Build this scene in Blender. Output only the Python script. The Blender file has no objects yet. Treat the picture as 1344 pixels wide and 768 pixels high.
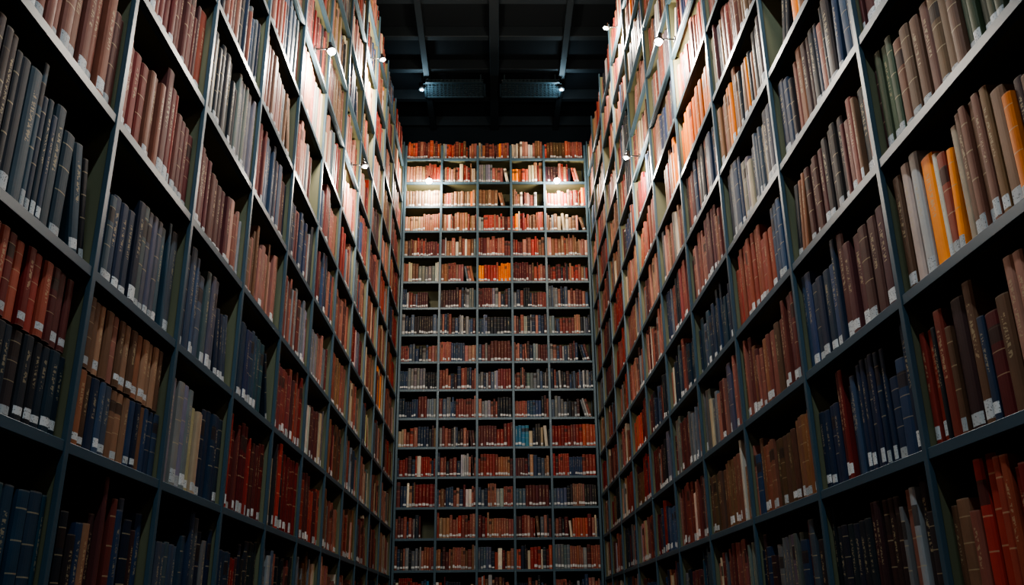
import bpy, math, random
import numpy as np
from mathutils import Vector, Matrix
random.seed(7); rng=random.Random(23)
D=8.0; CZ=1.3
XL=-.1125*D; XR=.1149*D
scene=bpy.context.scene
col=scene.collection

# ---------------------------------------------------------------- materials
def new_mat(name):
    m=bpy.data.materials.new(name); m.use_nodes=True
    nt=m.node_tree; b=nt.nodes['Principled BSDF']; return m,nt,b
def N(nt,t,**k):
    n=nt.nodes.new(t)
    for a,v in k.items(): setattr(n,a,v)
    return n
def math_n(nt,op,a,b=None,c=None):
    n=nt.nodes.new('ShaderNodeMath'); n.operation=op
    for i,v in enumerate((a,b,c)):
        if v is None: continue
        if isinstance(v,(int,float)): n.inputs[i].default_value=v
        else: nt.links.new(v,n.inputs[i])
    return n.outputs[0]
def mixc(nt,f,a,b,bt='MIX'):
    n=nt.nodes.new('ShaderNodeMix'); n.data_type='RGBA'; n.blend_type=bt
    if isinstance(f,(int,float)): n.inputs[0].default_value=f
    else: nt.links.new(f,n.inputs[0])
    for i,v in ((6,a),(7,b)):
        if isinstance(v,tuple): n.inputs[i].default_value=v
        else: nt.links.new(v,n.inputs[i])
    return n.outputs[2]
def noisy(name,c1,c2,scale,rough,metal=0,bump=0):
    m,nt,b=new_mat(name)
    tc=N(nt,'ShaderNodeTexCoord'); no=N(nt,'ShaderNodeTexNoise'); no.inputs['Scale'].default_value=scale; no.inputs['Detail'].default_value=6
    nt.links.new(tc.outputs['Object'],no.inputs['Vector'])
    c=mixc(nt,no.outputs['Fac'],(*c1,1),(*c2,1)); nt.links.new(c,b.inputs['Base Color'])
    b.inputs['Roughness'].default_value=rough; b.inputs['Metallic'].default_value=metal
    if bump:
        bp=N(nt,'ShaderNodeBump'); bp.inputs['Strength'].default_value=bump; bp.inputs['Distance'].default_value=.01
        nt.links.new(no.outputs['Fac'],bp.inputs['Height']); nt.links.new(bp.outputs[0],b.inputs['Normal'])
    return m
steel=noisy('shelf_painted_steel',(.048,.082,.104),(.068,.108,.132),5,.38)
inner=noisy('shelf_inner_paint',(.135,.130,.075),(.185,.172,.095),4,.6)
concrete=noisy('floor_concrete',(.05,.05,.05),(.09,.09,.085),3,.5,bump=.2)
dark=noisy('ceiling_dark_paint',(.010,.014,.017),(.016,.021,.026),2,.85)
beamm=noisy('beam_steel_paint',(.024,.031,.036),(.035,.044,.050),3,.65)
ventm=noisy('vent_galvanised',(.042,.062,.072),(.06,.083,.093),3,.5)
lampm=noisy('lamp_black_metal',(.03,.03,.03),(.05,.05,.05),20,.35,.6)
def emis(name,c,s):
    m,nt,b=new_mat(name); b.inputs['Base Color'].default_value=(*c,1)
    b.inputs['Emission Color'].default_value=(*c,1); b.inputs['Emission Strength'].default_value=s; return m
bulbm=emis('lamp_bulb_glow',(1,.96,.88),120)
dlm=emis('downlight_glow',(.6,.8,1),6)

# book material
bm_,nt,b=new_mat('book_cloth')
L=nt.links
ac=N(nt,'ShaderNodeAttribute',attribute_name='bcol')
ad=N(nt,'ShaderNodeAttribute',attribute_name='bdat')
uv=N(nt,'ShaderNodeUVMap',uv_map='buv')
sx=N(nt,'ShaderNodeSeparateXYZ'); L.new(uv.outputs[0],sx.inputs[0])
sd=N(nt,'ShaderNodeSeparateColor'); L.new(ad.outputs['Color'],sd.inputs[0])
u,z=sx.outputs[0],sx.outputs[1]; r1,r2,h=sd.outputs[0],sd.outputs[1],sd.outputs[2]; sp=ad.outputs['Alpha']
tc=N(nt,'ShaderNodeTexCoord')
no=N(nt,'ShaderNodeTexNoise'); no.inputs['Scale'].default_value=14; no.inputs['Detail'].default_value=5; L.new(tc.outputs['Object'],no.inputs['Vector'])
dirt=mixc(nt,no.outputs['Fac'],(.72,.72,.74,1),(1.22,1.22,1.22,1))
base=mixc(nt,1.0,ac.outputs['Color'],dirt,'MULTIPLY')
du=math_n(nt,'ABSOLUTE',math_n(nt,'SUBTRACT',u,.5))
def between(v,a,b_):
    return math_n(nt,'MULTIPLY',math_n(nt,'GREATER_THAN',v,a),math_n(nt,'LESS_THAN',v,b_))
zr=math_n(nt,'DIVIDE',z,h)
wear=math_n(nt,'MULTIPLY',math_n(nt,'GREATER_THAN',math_n(nt,'ABSOLUTE',math_n(nt,'SUBTRACT',zr,.5)),.488),math_n(nt,'MULTIPLY',no.outputs['Fac'],.5))
base=mixc(nt,math_n(nt,'MULTIPLY',wear,sp),base,(.33,.27,.20,1))
cb=N(nt,'ShaderNodeCombineXYZ')
L.new(math_n(nt,'MULTIPLY',u,3.2),cb.inputs[0]); L.new(math_n(nt,'MULTIPLY',z,230),cb.inputs[1]); L.new(math_n(nt,'MULTIPLY',r1,91),cb.inputs[2])
vn=N(nt,'ShaderNodeTexNoise'); vn.inputs['Scale'].default_value=1.0; vn.inputs['Detail'].default_value=1; L.new(cb.outputs[0],vn.inputs['Vector'])
letters=math_n(nt,'GREATER_THAN',vn.outputs['Fac'],.52)
t1=math_n(nt,'MULTIPLY',between(zr,.46,.84),math_n(nt,'LESS_THAN',du,.15))
title=math_n(nt,'MULTIPLY',math_n(nt,'MULTIPLY',letters,t1),math_n(nt,'GREATER_THAN',r2,.45))
pp=math_n(nt,'PINGPONG',math_n(nt,'ADD',zr,math_n(nt,'MULTIPLY',r1,.05)),.11)
band=math_n(nt,'MULTIPLY',math_n(nt,'LESS_THAN',pp,.0055),math_n(nt,'MULTIPLY',math_n(nt,'LESS_THAN',r2,.35),math_n(nt,'GREATER_THAN',zr,.35)))
gold=math_n(nt,'MULTIPLY',math_n(nt,'MAXIMUM',title,band),math_n(nt,'MULTIPLY',sp,.5))
base=mixc(nt,gold,base,(.48,.38,.22,1))
pan=math_n(nt,'MULTIPLY',between(zr,.70,.86),math_n(nt,'MULTIPLY',between(r2,.1,.24),sp))
base=mixc(nt,math_n(nt,'MULTIPLY',pan,.8),base,(.04,.025,.02,1))
la=math_n(nt,'ADD',.008,math_n(nt,'MULTIPLY',r2,.010))
lab=between(math_n(nt,'SUBTRACT',z,la),0.0,math_n(nt,'MULTIPLY',h,math_n(nt,'ADD',.085,math_n(nt,'MULTIPLY',r1,.06))))
lab=math_n(nt,'MULTIPLY',lab,math_n(nt,'LESS_THAN',du,.45))
lab=math_n(nt,'MULTIPLY',lab,math_n(nt,'MULTIPLY',math_n(nt,'LESS_THAN',r1,.74),sp))
cb2=N(nt,'ShaderNodeCombineXYZ')
L.new(math_n(nt,'MULTIPLY',u,9),cb2.inputs[0]); L.new(math_n(nt,'MULTIPLY',z,320),cb2.inputs[1]); L.new(math_n(nt,'MULTIPLY',r1,77),cb2.inputs[2])
vn2=N(nt,'ShaderNodeTexNoise'); vn2.inputs['Scale'].default_value=1; L.new(cb2.outputs[0],vn2.inputs['Vector'])
ink=math_n(nt,'GREATER_THAN',vn2.outputs['Fac'],.62)
lw=mixc(nt,r2,(.33,.34,.34,1),(.60,.59,.57,1))
lcol=mixc(nt,ink,lw,(.16,.155,.15,1))
base=mixc(nt,lab,base,lcol)
L.new(base,b.inputs['Base Color'])
b.inputs['Roughness'].default_value=.55
b.inputs['Specular IOR Level'].default_value=.35
BOOKM=bm_

# ---------------------------------------------------------------- box builder
BF=[(0,3,2,1),(4,5,6,7),(0,1,5,4),(1,2,6,5),(2,3,7,6),(3,0,4,7)]
class Boxes:
    def __init__(s): s.v=[];s.f=[];s.m=[]
    def box(s,a,b_,mi=0):
        x0,x1=sorted((a[0],b_[0]));y0,y1=sorted((a[1],b_[1]));z0,z1=sorted((a[2],b_[2]))
        n=len(s.v)
        s.v+=[(x0,y0,z0),(x1,y0,z0),(x1,y1,z0),(x0,y1,z0),(x0,y0,z1),(x1,y0,z1),(x1,y1,z1),(x0,y1,z1)]
        s.f+=[tuple(n+i for i in f) for f in BF]; s.m+=[mi]*6
    def obj(s,name,mats,bevel=0):
        me=bpy.data.meshes.new(name); me.from_pydata(s.v,[],s.f)
        for m in mats: me.materials.append(m)
        me.polygons.foreach_set('material_index',s.m)
        me.polygons.foreach_set('use_smooth',[False]*len(me.polygons)); me.update()
        o=bpy.data.objects.new(name,me); col.objects.link(o)
        if bevel:
            md=o.modifiers.new('bevel','BEVEL'); md.width=bevel; md.segments=1
        return o

class Frame:
    def __init__(s,kind): s.k=kind
    def w(s,a,n,z):
        if s.k=='L': return (XL+n,a,z)
        if s.k=='R': return (XR-n,a,z)
        return (a,D-n,z)
    def axes(s):
        if s.k=='L': return np.array([0,1,0.]),np.array([1,0,0.]),np.array([XL,0,0.])
        if s.k=='R': return np.array([0,1,0.]),np.array([-1,0,0.]),np.array([XR,0,0.])
        return np.array([1,0,0.]),np.array([0,-1,0.]),np.array([0,D,0.])

# ---------------------------------------------------------------- books
P={
'red':[(.23,.025,.018),(.31,.038,.025),(.17,.020,.016),(.27,.050,.030),(.12,.016,.016),(.36,.080,.045)],
'maroon':[(.17,.042,.032),(.22,.064,.045),(.12,.030,.026),(.26,.09,.062),(.10,.032,.030),(.29,.12,.085)],
'brown':[(.20,.100,.055),(.26,.135,.078),(.16,.078,.042),(.31,.17,.10),(.13,.066,.036),(.25,.10,.050)],
'teal':[(.018,.042,.060),(.026,.058,.080),(.014,.030,.046),(.038,.074,.100),(.022,.040,.068),(.050,.074,.088)],
'navy':[(.022,.038,.074),(.031,.056,.108),(.016,.025,.048),(.050,.078,.126),(.028,.045,.078),(.080,.103,.140)],
'dark':[(.016,.019,.025),(.023,.027,.033),(.038,.028,.028),(.020,.027,.037),(.058,.026,.026)],
'cream':[(.50,.42,.30),(.43,.35,.24),(.56,.49,.38),(.37,.29,.19),(.47,.41,.33)],
'orange':[(.80,.21,.015),(.90,.26,.02),(.66,.15,.015),(.85,.23,.02)],
'grey':[(.13,.138,.150),(.19,.195,.20),(.095,.108,.122),(.17,.160,.15),(.27,.26,.25)],
'pink':[(.32,.150,.115),(.39,.20,.15),(.29,.120,.09),(.26,.105,.075)],
'yellow':[(.48,.27,.06),(.53,.33,.09)],
'olive':[(.11,.115,.045),(.16,.16,.06),(.07,.08,.045)],
'blue':[(.03,.13,.22),(.04,.17,.27)],
}
def pick(theme):
    t=rng.random()*sum(theme.values())
    for k,w in theme.items():
        t-=w
        if t<=0: break
    c=rng.choice(P[k]); f=.75+.45*rng.random()
    return tuple(min(1,x*f) for x in c)
T_rand=[{'red':5,'maroon':5,'brown':2,'dark':1,'grey':.5},{'maroon':6,'pink':3,'grey':1.5,'cream':1},{'navy':5,'dark':3,'grey':2,'maroon':2},
 {'teal':4,'dark':2,'navy':3,'grey':2,'cream':1,'maroon':2},{'maroon':3,'navy':4,'cream':1.2,'red':3,'dark':2,'brown':2},{'brown':4,'maroon':4,'cream':1.6,'orange':.5,'grey':1},
 {'pink':4,'brown':4,'grey':1,'cream':1.6,'red':2},{'red':4,'dark':3,'navy':3,'cream':1,'blue':.3},{'maroon':5,'grey':2,'dark':2,'navy':2}]

class Books:
    def __init__(s): s.rows=[]
    def add(s,a,n,z,w,h,d,lean,c,tw=0):
        s.rows.append((a,n,z,w,h,d,lean,c[0],c[1],c[2],rng.random(),rng.random(),tw))
    def obj(s,name,frame):
        R=np.array(s.rows); nb=len(R)
        A,Nn,O=frame.axes()
        ang=np.linspace(-1,1,7)
        px=np.concatenate([[-.5],ang*.5,[.5]])
        K=len(px)
        w=R[:,3:4];h=R[:,4:5];d=R[:,5:6]
        PX=px[None,:]*w
        bul=np.minimum(.16*w,.006)
        PY=np.concatenate([-d, -bul*(1-np.sqrt(np.clip(1-ang**2*.98,0,1)))[None,:], -d],axis=1)
        def ring(sx_,inset,zz):
            x=PX*sx_; y=np.minimum(PY,-inset); y[:,0]=PY[:,0]+inset*.3; y[:,-1]=PY[:,-1]+inset*.3
            return np.stack([x,y,np.repeat(zz,K,axis=1)],axis=2)
        ins=np.clip((w-.006)/w,.6,1)
        r0=ring(1,0,np.zeros_like(h)); r1=ring(1,0,h); r2=ring(ins,.006,h); r3=ring(ins,.006,h-.005)
        V=np.concatenate([r0,r1,r2,r3],axis=1)
        x=V[:,:,0]+w/2; y=V[:,:,1]; zz=V[:,:,2]
        ph=R[:,6:7]; neg=(ph<0)
        xp=np.where(neg,x-w,x)
        xr=xp*np.cos(ph)-zz*np.sin(ph); zr_=xp*np.sin(ph)+zz*np.cos(ph)
        xr=np.where(neg,xr+w,xr)
        tw=R[:,12:13]
        aa=R[:,0:1]+xr+ y*np.sin(tw)*.5; nn=R[:,1:2]+y*np.cos(tw); zf=R[:,2:3]+zr_
        W=O[None,None,:]+aa[...,None]*A+nn[...,None]*Nn
        W[...,2]+=zf
        W=W.reshape(-1,3)
        faces=[];kind=[]
        for i in range(K-1):
            faces.append((i,i+1,K+i+1,K+i)); kind.append(1 if 1<=i<=K-3 else 0)
        faces.append((K-1,0,K,2*K-1)); kind.append(2)
        for i in range(K):
            j=(i+1)%K
            faces.append((K+i,K+j,2*K+j,2*K+i)); kind.append(0)
            faces.append((2*K+i,2*K+j,3*K+j,3*K+i)); kind.append(0)
        faces.append(tuple(range(3*K,4*K))); kind.append(2)
        faces.append(tuple(reversed(range(K)))); kind.append(0)
        flat=np.array([i for f in faces for i in f]); cnt=np.array([len(f) for f in faces])
        kin=np.repeat(np.array(kind),cnt)
        nl=len(flat)
        loops=(flat[None,:]+(np.arange(nb)*4*K)[:,None]).ravel()
        me=bpy.data.meshes.new(name)
        me.vertices.add(len(W)); me.vertices.foreach_set('co',W.astype(np.float32).ravel())
        me.loops.add(len(loops)); me.loops.foreach_set('vertex_index',loops.astype(np.int32))
        tot=np.tile(cnt,nb); st=np.concatenate([[0],np.cumsum(tot)[:-1]])
        me.polygons.add(len(tot)); me.polygons.foreach_set('loop_start',st.astype(np.int32)); me.polygons.foreach_set('loop_total',tot.astype(np.int32))
        me.update(calc_edges=True); me.validate()
        me.polygons.foreach_set('use_smooth',np.zeros(len(me.polygons),dtype=bool))
        uvx=np.concatenate([px+.5]*4)[flat]
        ringi=flat//K
        Z=np.where(ringi[None,:]==0,0,h)
        U=np.repeat(uvx[None,:],nb,axis=0)
        ul=me.uv_layers.new(name='buv'); ul.data.foreach_set('uv',np.stack([U,Z],axis=2).astype(np.float32).ravel())
        C=np.ones((nb,nl,4)); C[:,:,:3]=R[:,None,7:10]
        pg=(kin==2); C[:,pg,:3]=np.array([.50,.43,.32])
        Dt=np.zeros((nb,nl,4)); Dt[:,:,0]=R[:,10:11]; Dt[:,:,1]=R[:,11:12]; Dt[:,:,2]=h; Dt[:,:,3]=(kin==1)[None,:]
        for nm,ar in(('bcol',C),('bdat',Dt)):
            at=me.color_attributes.new(nm,'FLOAT_COLOR','CORNER'); at.data.foreach_set('color',ar.astype(np.float32).ravel())
        me.materials.append(BOOKM)
        o=bpy.data.objects.new(name,me); col.objects.link(o)
        return o

def fill(B,a0,a1,z,room,theme,wm,hm,n=-.01,dep=.17,jit=.007):
    cur=a0+.002
    end=a1-.002
    mode=rng.random()
    stop=end-(a1-a0)*(rng.uniform(.15,.36)) if mode<.15 else end
    run=0
    tot=sum(theme.values()); bright=(theme.get('cream',0)+theme.get('orange',0))/tot>.28
    while True:
        if run<=0:
            run=rng.randint(1,7) ; rh=hm*rng.uniform(.82,1.12); rw=wm*rng.uniform(.6,1.25); rc=pick(theme); same=rng.random()<.5
            if rc[1]>.18 and not bright: run=min(run,2)
        run-=1
        w=rw*rng.uniform(.92,1.08) if same else wm*rng.uniform(.45,1.45)
        h=min(room-.012,rh*(rng.uniform(.985,1.015) if same else rng.uniform(.84,1.12)))
        c=tuple(x*rng.uniform(.85,1.15) for x in rc) if same else pick(theme)
        if cur+w>stop:
            if stop==end and end-cur>.012:
                B.add(cur,n,z,end-cur-.001,h,dep,0,c)
            break
        if not same and rng.random()<.025 and cur+w+h*.13<stop:
            ph=rng.uniform(.04,.10); cur+=h*math.sin(ph)
            B.add(cur,n,z,w*.96,h*.97,dep,ph,c); cur+=w/math.cos(ph)
            continue
        B.add(cur,n+rng.uniform(-jit,jit),z,w*.96,h,dep,0,c)
        cur+=w
    if stop<end and rng.random()<.92:
        ph=rng.uniform(.10,.34); h=hm*rng.uniform(.85,1); first=True
        k=rng.randint(2,5)
        for i in range(k):
            w=wm*rng.uniform(.6,1.2); hh=h*rng.uniform(.9,1)
            if first: cur+=hh*math.sin(ph)+.002; first=False
            if cur+w/math.cos(ph)>end: break
            B.add(cur,n,z,w*.97,hh,dep,ph,pick(theme)); cur+=w/math.cos(ph)+.001

FL=-CZ
def Z(k): return k+CZ
def build_wall(kind,bounds,lines,top,depth,wm,hm,themes,tiers={},post=.020,lip=.024):
    F=Frame(kind); S=Boxes(); B=Books()
    def bx(a0,n0,z0,a1,n1,z1,mi=0): S.box(F.w(a0,n0,z0),F.w(a1,n1,z1),mi)
    for i,a in enumerate(bounds):
        bx(a-post/2,.004,0,a+post/2,-.008,top)
        bx(a-post/2,-depth+.03,0,a+post/2,-depth,top)
        bx(a-.004,-.008,0,a+.004,-depth+.03,top-.03,1)
    bx(bounds[0],-depth,0,bounds[-1],-depth-.012,top,1)
    for i in range(len(bounds)-1):
        a0=bounds[i]+post/2; a1=bounds[i+1]-post/2
        for j,zl in enumerate(lines):
            bx(a0,.001,zl,a1,-.006,zl-lip)
            bx(bounds[i]+.005,-.006,zl,bounds[i+1]-.005,-depth+.002,zl-.008,1)
            bx(a0,-.006,zl-lip+.002,a1,-.020,zl-lip)
        bx(a0,0,.10,a1,-.012,.0)
        for j,zl in enumerate(lines):
            nxt=lines[j+1] if j+1<len(lines) else zl+hm*1.2+.03
            room=nxt-zl-lip
            key=(i,j)
            th=themes(i,j)
            if key in tiers:
                t0,t1,split=tiers[key]
                hh=room*split
                fill_t(B,bounds[i]+.006,bounds[i+1]-.006,zl,hh,t0,wm)
                fill_t(B,bounds[i]+.006,bounds[i+1]-.006,zl+hh+.004,room*.93-hh,t1,wm)
            else:
                fill(B,bounds[i]+.006,bounds[i+1]-.006,zl+.0005,room,th,wm,hm*(1.0 if (kind=='B' or j<7) else 1.08),n=-.014-.010*rng.random(),dep=min(.17,depth-.07))
    return S,B,F
def fill_t(B,a0,a1,z,h,theme,wm):
    cur=a0+.004
    while True:
        w=wm*rng.uniform(.8,1.15)
        if cur+w>a1-.004: break
        B.add(cur,-.018+rng.uniform(-.004,.004),z+.0005,w*.97,h*rng.uniform(.975,1),.17,0,pick(theme)); cur+=w

TOP=Z(.561*D)
# LEFT
lb=[ (.2315+.074*k+(.006 if k==0 else .002 if k==1 else 0))*D for k in range(-5,10)]
lb=[x for x in lb if x<D*.955]+[D-.02]
l0=.0455*D; ls=.0486*D
ll=[Z(l0+ls*k) for k in range(-4,11)]
LI=4
LB=5
TL={(-1,-1):{'teal':5,'dark':3,'navy':2},(0,-1):{'maroon':4,'dark':4,'brown':2,'navy':2},(1,-1):{'navy':5,'grey':4,'cream':1},(2,-1):{'dark':4,'red':2,'navy':2},
 (1,0):{'cream':5,'navy':4,'grey':3},(2,0):{'red':7,'maroon':3},(3,0):{'cream':3,'dark':3,'red':2},
 (-1,1):{'teal':8,'dark':2},(0,1):{'teal':5,'navy':4,'grey':2},(1,1):{'navy':4,'maroon':4,'grey':2},(2,1):{'navy':7,'teal':2},(3,1):{'red':4,'maroon':4,'cream':1},
 (-1,2):{'maroon':7,'brown':1},(0,2):{'red':4,'maroon':7},(1,2):{'maroon':5,'grey':3,'pink':2},(2,2):{'pink':6,'brown':3},(3,2):{'grey':4,'maroon':3},
 (-1,3):{'maroon':5,'red':3},(0,3):{'maroon':7,'red':3},(1,3):{'dark':4,'grey':4,'cream':1},(2,3):{'maroon':5,'navy':4}}
def thL(i,j):
    k=(i-LB,j-LI)
    if k in TL: return TL[k]
    r=random.Random(i*31+j*7+5)
    if j-LI>=4 or i-LB>=4:
        return r.choice([T_rand[1],T_rand[5],T_rand[6],T_rand[8],T_rand[4],T_rand[0]])
    return r.choice(T_rand)
tiersL={(LB-1,LI):({'dark':5,'teal':4},{'red':8,'maroon':2},.48),(LB,LI):({'brown':4,'navy':3,'dark':2},{'brown':9,'maroon':2},.47)}
S,B,F=build_wall('L',lb,ll,TOP+.02,.30,.038,.290,thL,tiersL)
S.obj('bookshelf',[steel,inner],.0015); B.obj('library_books',F)
# RIGHT
rb=[(.2365+.0875*k+(.003 if k==0 else 0))*D for k in range(-5,9)]
rb=[x for x in rb if x<D*.955]+[D-.02]
r0=.042*D; rs=.0432*D
rl=[Z(r0+rs*k) for k in range(-4,12)]
RI=4;RB=5
TR={(-1,-1):{'red':4,'maroon':4,'brown':2,'dark':1},(-1,0):{'dark':5,'red':3,'brown':2,'yellow':1,'navy':2},(-1,1):{'red':3,'navy':4,'cream':1.5,'brown':3,'orange':1.4,'dark':2},
 (-1,2):{'dark':4,'brown':3,'olive':2,'cream':1,'maroon':2},(0,-1):{'dark':5,'maroon':3,'grey':2},(0,0):{'navy':4,'yellow':.7,'red':3,'dark':3,'orange':.6},
 (0,1):{'navy':4,'brown':4,'yellow':.8,'maroon':3},(0,2):{'brown':5,'pink':2,'dark':3,'orange':.5,'maroon':2},(0,3):{'dark':5,'navy':3,'maroon':3,'brown':1},
 (1,0):{'maroon':4,'brown':3,'cream':1.5,'navy':2},(1,1):{'maroon':5,'brown':4},(1,2):{'red':4,'teal':3,'navy':3},(1,3):{'navy':5,'grey':3,'cream':1},
 (1,4):{'orange':1.8,'brown':3,'dark':4},(2,5):{'orange':9,'brown':.4},(0,4):{'orange':3,'dark':4,'brown':2,'cream':1},(3,5):{'orange':1,'brown':4,'maroon':3},
 (2,2):{'navy':5,'teal':4},(2,3):{'maroon':6,'pink':3}, (2,1):{'grey':3,'cream':2,'maroon':4}}
def thR(i,j):
    k=(i-RB,j-RI)
    if k in TR: return TR[k]
    r=random.Random(i*17+j*13+2)
    if j-RI>=4 or i-RB>=4: return r.choice([T_rand[1],T_rand[5],T_rand[6],T_rand[0],T_rand[4],T_rand[8]])
    return r.choice(T_rand)
S,B,F=build_wall('R',rb,rl,TOP+.02,.30,.041,.266,thR)
S.obj('bookshelf',[steel,inner],.0015); B.obj('library_books',F)
# BACK
fr=[0,.2,.4,.585,.77,1]
bx0=XL+.02; bx1=XR-.02
bb=[bx0+(bx1-bx0)*f for f in fr]
bs=.0327*D
bl=[Z(.5417*D-bs*k) for k in range(0,21)][::-1]
bl=[z for z in bl if z>.1]
def thB(i,j):
    r=random.Random(i*5+j*3+9)
    n=len(bl)-1-j
    if n<6: return r.choice([T_rand[0],T_rand[5],T_rand[6],{'red':3,'brown':4,'orange':.8,'cream':1}])
    if n<11: return r.choice([T_rand[8],{'grey':3,'dark':2,'navy':3,'maroon':4,'pink':1},T_rand[2]])
    return r.choice([T_rand[0],T_rand[7],T_rand[4],T_rand[8]])
S,B,F=build_wall('B',bb,bl,TOP-.01,.26,.026,.182,thB,post=.022,lip=.022)
S.obj('bookshelf',[steel,inner],.001); B.obj('library_books',F)

# ---------------------------------------------------------------- room shell
HC=Z(.76*D); YB=D*1.27; YF=-4.0; XW=2.6
def slab(name,a,b_,m,bev=0):
    s=Boxes(); s.box(a,b_); return s.obj(name,[m],bev)
slab('floor',(-XW,YF,-.1),(XW,YB,0),concrete)
slab('ceiling',(-XW,YF,HC),(XW,YB,HC+.1),dark)
slab('wall_back',(-XW,YB,0),(XW,YB+.1,HC),dark)
slab('wall_left',(-XW-.1,YF,0),(-XW,YB,HC),dark)
slab('wall_right',(XW,YF,0),(XW+.1,YB,HC),dark)
s=Boxes(); WX=1.0; WZ0=.3; WZ1=5.2
s.box((-XW,YF-.1,0),(-WX,YF,HC)); s.box((WX,YF-.1,0),(XW,YF,HC)); s.box((-WX,YF-.1,0),(WX,YF,WZ0)); s.box((-WX,YF-.1,WZ1),(WX,YF,HC))
s.obj('wall_front',[dark])
s=Boxes()
for X in(-WX,-.33,.33,WX): s.box((X-.025,YF-.08,WZ0),(X+.025,YF-.02,WZ1))
for k in range(6):
    zz=WZ0+(WZ1-WZ0)*k/5; s.box((-WX,YF-.08,zz-.025),(WX,YF-.02,zz+.025))
s.obj('added_fill_window',[steel])  # unseen window, added so the front fill light has an opening
s=Boxes()
for X,wd in((0,.05),(-.78,.035),(.78,.035)):
    s.box((X-wd,YF+.02,HC-.02),(X+wd,YB-.02,HC)); s.box((X-wd*.25,YF+.02,HC-.16),(X+wd*.25,YB-.02,HC-.02)); s.box((X-wd,YF+.02,HC-.18),(X+wd,YB-.02,HC-.16))
y=YF+.5
while y<YB:
    s.box((-XW+.01,y-.04,HC-.13),(XW-.01,y+.04,HC)); y+=.62
s.obj('ceiling_beams',[beamm],.004)
for cx in(-.46,.42):
    s=Boxes(); w=.36; y0=D*1.12; y1=y0+.34; zt=HC-.20
    s.box((cx-w,y0,zt),(cx+w,y0+.025,zt-.04)); s.box((cx-w,y1-.025,zt),(cx+w,y1,zt-.04))
    s.box((cx-w,y0,zt),(cx-w+.025,y1,zt-.04)); s.box((cx+w-.025,y0,zt),(cx+w,y1,zt-.04))
    for i in range(1,7): s.box((cx-w,y0+i*.045,zt-.005),(cx+w,y0+i*.045+.014,zt-.030))
    for i in range(1,16): s.box((cx-w+i*.045,y0,zt-.01),(cx-w+i*.045+.012,y1,zt-.028))
    for ex in(-w+.05,w-.07): s.box((cx+ex,y0+.2,zt),(cx+ex+.02,y0+.22,HC))
    s.obj('ceiling_vent',[ventm])

# ---------------------------------------------------------------- lamps
def cyl(name,r1_,r2_,dep_,loc,rot,mat,parent,caps=True,seg=24):
    import bmesh
    bm=bmesh.new(); bmesh.ops.create_cone(bm,cap_ends=caps,segments=seg,radius1=r1_,radius2=r2_,depth=dep_)
    me=bpy.data.meshes.new(name); bm.to_mesh(me); bm.free(); me.materials.append(mat)
    for p in me.polygons: p.use_smooth=len(p.vertices)==4
    o=bpy.data.objects.new(name,me); o.location=loc; o.rotation_euler=rot; o.parent=parent; col.objects.link(o); return o
def lamp(pos,rotz,power,color=(1,.91,.78),br=.017):
    e=bpy.data.objects.new('clip_lamp',None); e.empty_display_size=.05; e.location=pos; e.rotation_euler=(0,0,rotz); col.objects.link(e)
    s=Boxes(); s.box((0,-.016,-.012),(.006,.016,.012)); m=s.obj('mount_plate',[lampm],.001); m.parent=e
    cyl('arm',.004,.004,.07,(.04,0,0),(0,math.pi/2,0),lampm,e)
    sh=cyl('shade',.024,.011,.030,(.080,0,.004),(0,-.25,0),lampm,e,caps=False)
    sm=sh.modifiers.new('solid','SOLIDIFY'); sm.thickness=.002
    cyl('socket',.010,.008,.022,(.076,0,.026),(0,-.25,0),lampm,e)
    import bmesh
    bm=bmesh.new(); bmesh.ops.create_uvsphere(bm,u_segments=20,v_segments=12,radius=br)
    me=bpy.data.meshes.new('bulb'); bm.to_mesh(me); bm.free(); me.materials.append(bulbm)
    for p in me.polygons: p.use_smooth=True
    o=bpy.data.objects.new('bulb',me); o.location=(.085,0,-.014-max(0,br-.017)); o.parent=e; col.objects.link(o)
    ld=bpy.data.lights.new('lamp_light','POINT'); ld.energy=power; ld.color=color; ld.shadow_soft_size=.05
    lo=bpy.data.objects.new('lamp_light',ld); lo.location=(.12,0,-.09); lo.parent=e; col.objects.link(lo)
def near(lines,v): return min(lines,key=lambda q:abs(q-v))-.012
for Y,Zr,pw,br in((.03,.335,5,.017),(.24,.335,9,.017),(.478,.337,24,.018),(.63,.337,16,.010),(.70,.50,50,.010)):  # nearest two pairs are out of view, added to fill the near shelves
    lamp((XL+.007,Y*D,near(ll,Z(Zr*D))),0,pw,br=br)
    lamp((XR-.007,Y*D,near(rl,Z(Zr*D))),math.pi,pw,br=br)
lamp((-.08*D,D-.007,near(bl,Z(.512*D))),-math.pi/2,15,br=.028)
lamp((.076*D,D-.007,near(bl,Z(.512*D))),-math.pi/2,15,br=.028)
for X in(-.84,.78):
    e=bpy.data.objects.new('ceiling_downlight',None); e.location=(X,D*1.13,HC-.25); col.objects.link(e)
    cyl('housing',.035,.035,.08,(0,0,.0),(0,0,0),lampm,e); cyl('stem',.006,.006,.21,(0,0,.145),(0,0,0),lampm,e); cyl('lens',.018,.018,.01,(0,0,-.042),(0,0,0),dlm,e)
    ld=bpy.data.lights.new('downlight_light','POINT'); ld.energy=4; ld.color=(.6,.85,1); ld.shadow_soft_size=.03
    lo=bpy.data.objects.new('downlight_light',ld); lo.location=(0,0,-.10); lo.parent=e; col.objects.link(lo)
tg=emis('fill_tube_glow',(.75,.9,1),6)
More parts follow.
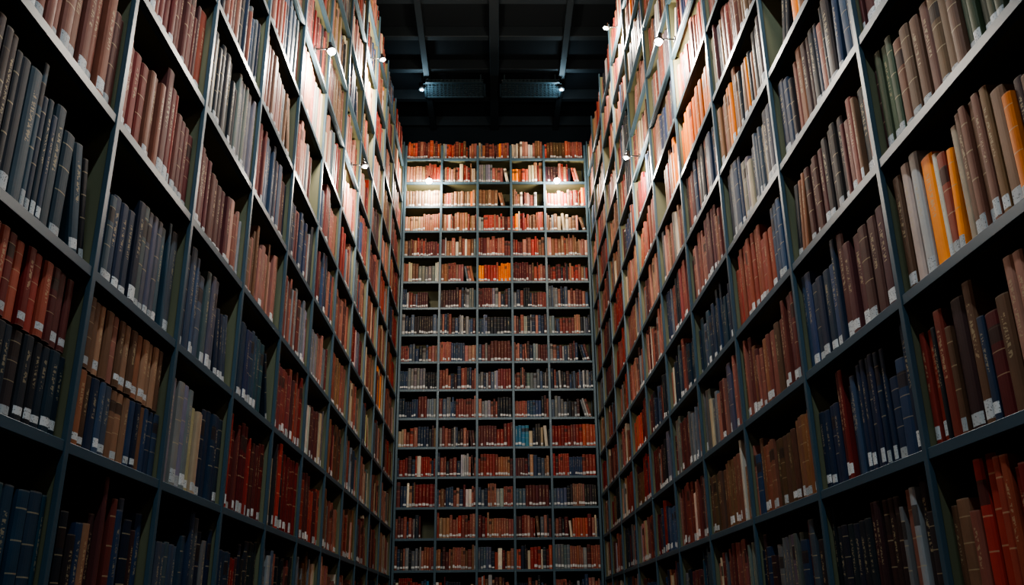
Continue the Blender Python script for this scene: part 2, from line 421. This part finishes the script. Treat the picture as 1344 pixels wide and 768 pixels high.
for Yt,pw in((-1.9,24),(.1,33),(1.9,40)):  # unseen tube fixtures added above the view to fill the aisle walls
    e=bpy.data.objects.new('added_fill_tube_light',None); zt=Z(3.9); e.location=(0,Yt,zt); col.objects.link(e)
    s=Boxes(); s.box((-.05,-.6,0),(.05,.6,.05)); o=s.obj('tray',[beamm],.004); o.parent=e
    s=Boxes()
    for X in(-.5,.5): s.box((-.004,X-.004,.05),(.004,X+.004,HC-zt))
    o=s.obj('rods',[beamm]); o.parent=e
    cyl('tube',.018,.018,1.1,(0,0,-.02),(math.pi/2,0,0),tg,e)
    ld=bpy.data.lights.new('tube_fill_light','AREA'); ld.shape='RECTANGLE'; ld.size=.08; ld.size_y=1.1; ld.energy=pw; ld.color=(.66,.86,1)
    lo=bpy.data.objects.new('tube_fill_light',ld); lo.location=(0,0,-.045); lo.parent=e; col.objects.link(lo)
ld=bpy.data.lights.new('window_fill_light','AREA'); ld.shape='RECTANGLE'; ld.size=2*WX; ld.size_y=WZ1-WZ0; ld.energy=235; ld.color=(.64,.84,1)  # large soft fill added behind the camera, posing as daylight
lo=bpy.data.objects.new('window_fill_light',ld); lo.location=(0,YF-.12,(WZ0+WZ1)/2); col.objects.link(lo)
lo.rotation_euler=(math.radians(90),0,math.pi)

w=bpy.data.worlds.new('World'); scene.world=w; w.use_nodes=True
w.node_tree.nodes['Background'].inputs[0].default_value=(.35,.5,.6,1); w.node_tree.nodes['Background'].inputs[1].default_value=.3

# ---------------------------------------------------------------- camera
f=1185.
Yc=Vector((652-672,-(815-384),-f)).normalized()
xa=-37.; b_=(f*f+20*37)/431.
Zc=Vector((xa,b_,-f)).normalized()
Xc=Yc.cross(Zc).normalized()
M=Matrix((Xc,Yc,Zc)).transposed()
R=M.transposed().to_4x4()
cd=bpy.data.cameras.new('Camera'); cam=bpy.data.objects.new('Camera',cd); col.objects.link(cam)
cd.sensor_width=36; cd.lens=f/1344*36; cd.clip_start=.02
cam.matrix_world=Matrix.Translation((0,0,CZ))@R
scene.camera=cam
scene.view_settings.view_transform='AgX'
scene.view_settings.look='AgX - High Contrast'
scene.view_settings.exposure=0.5
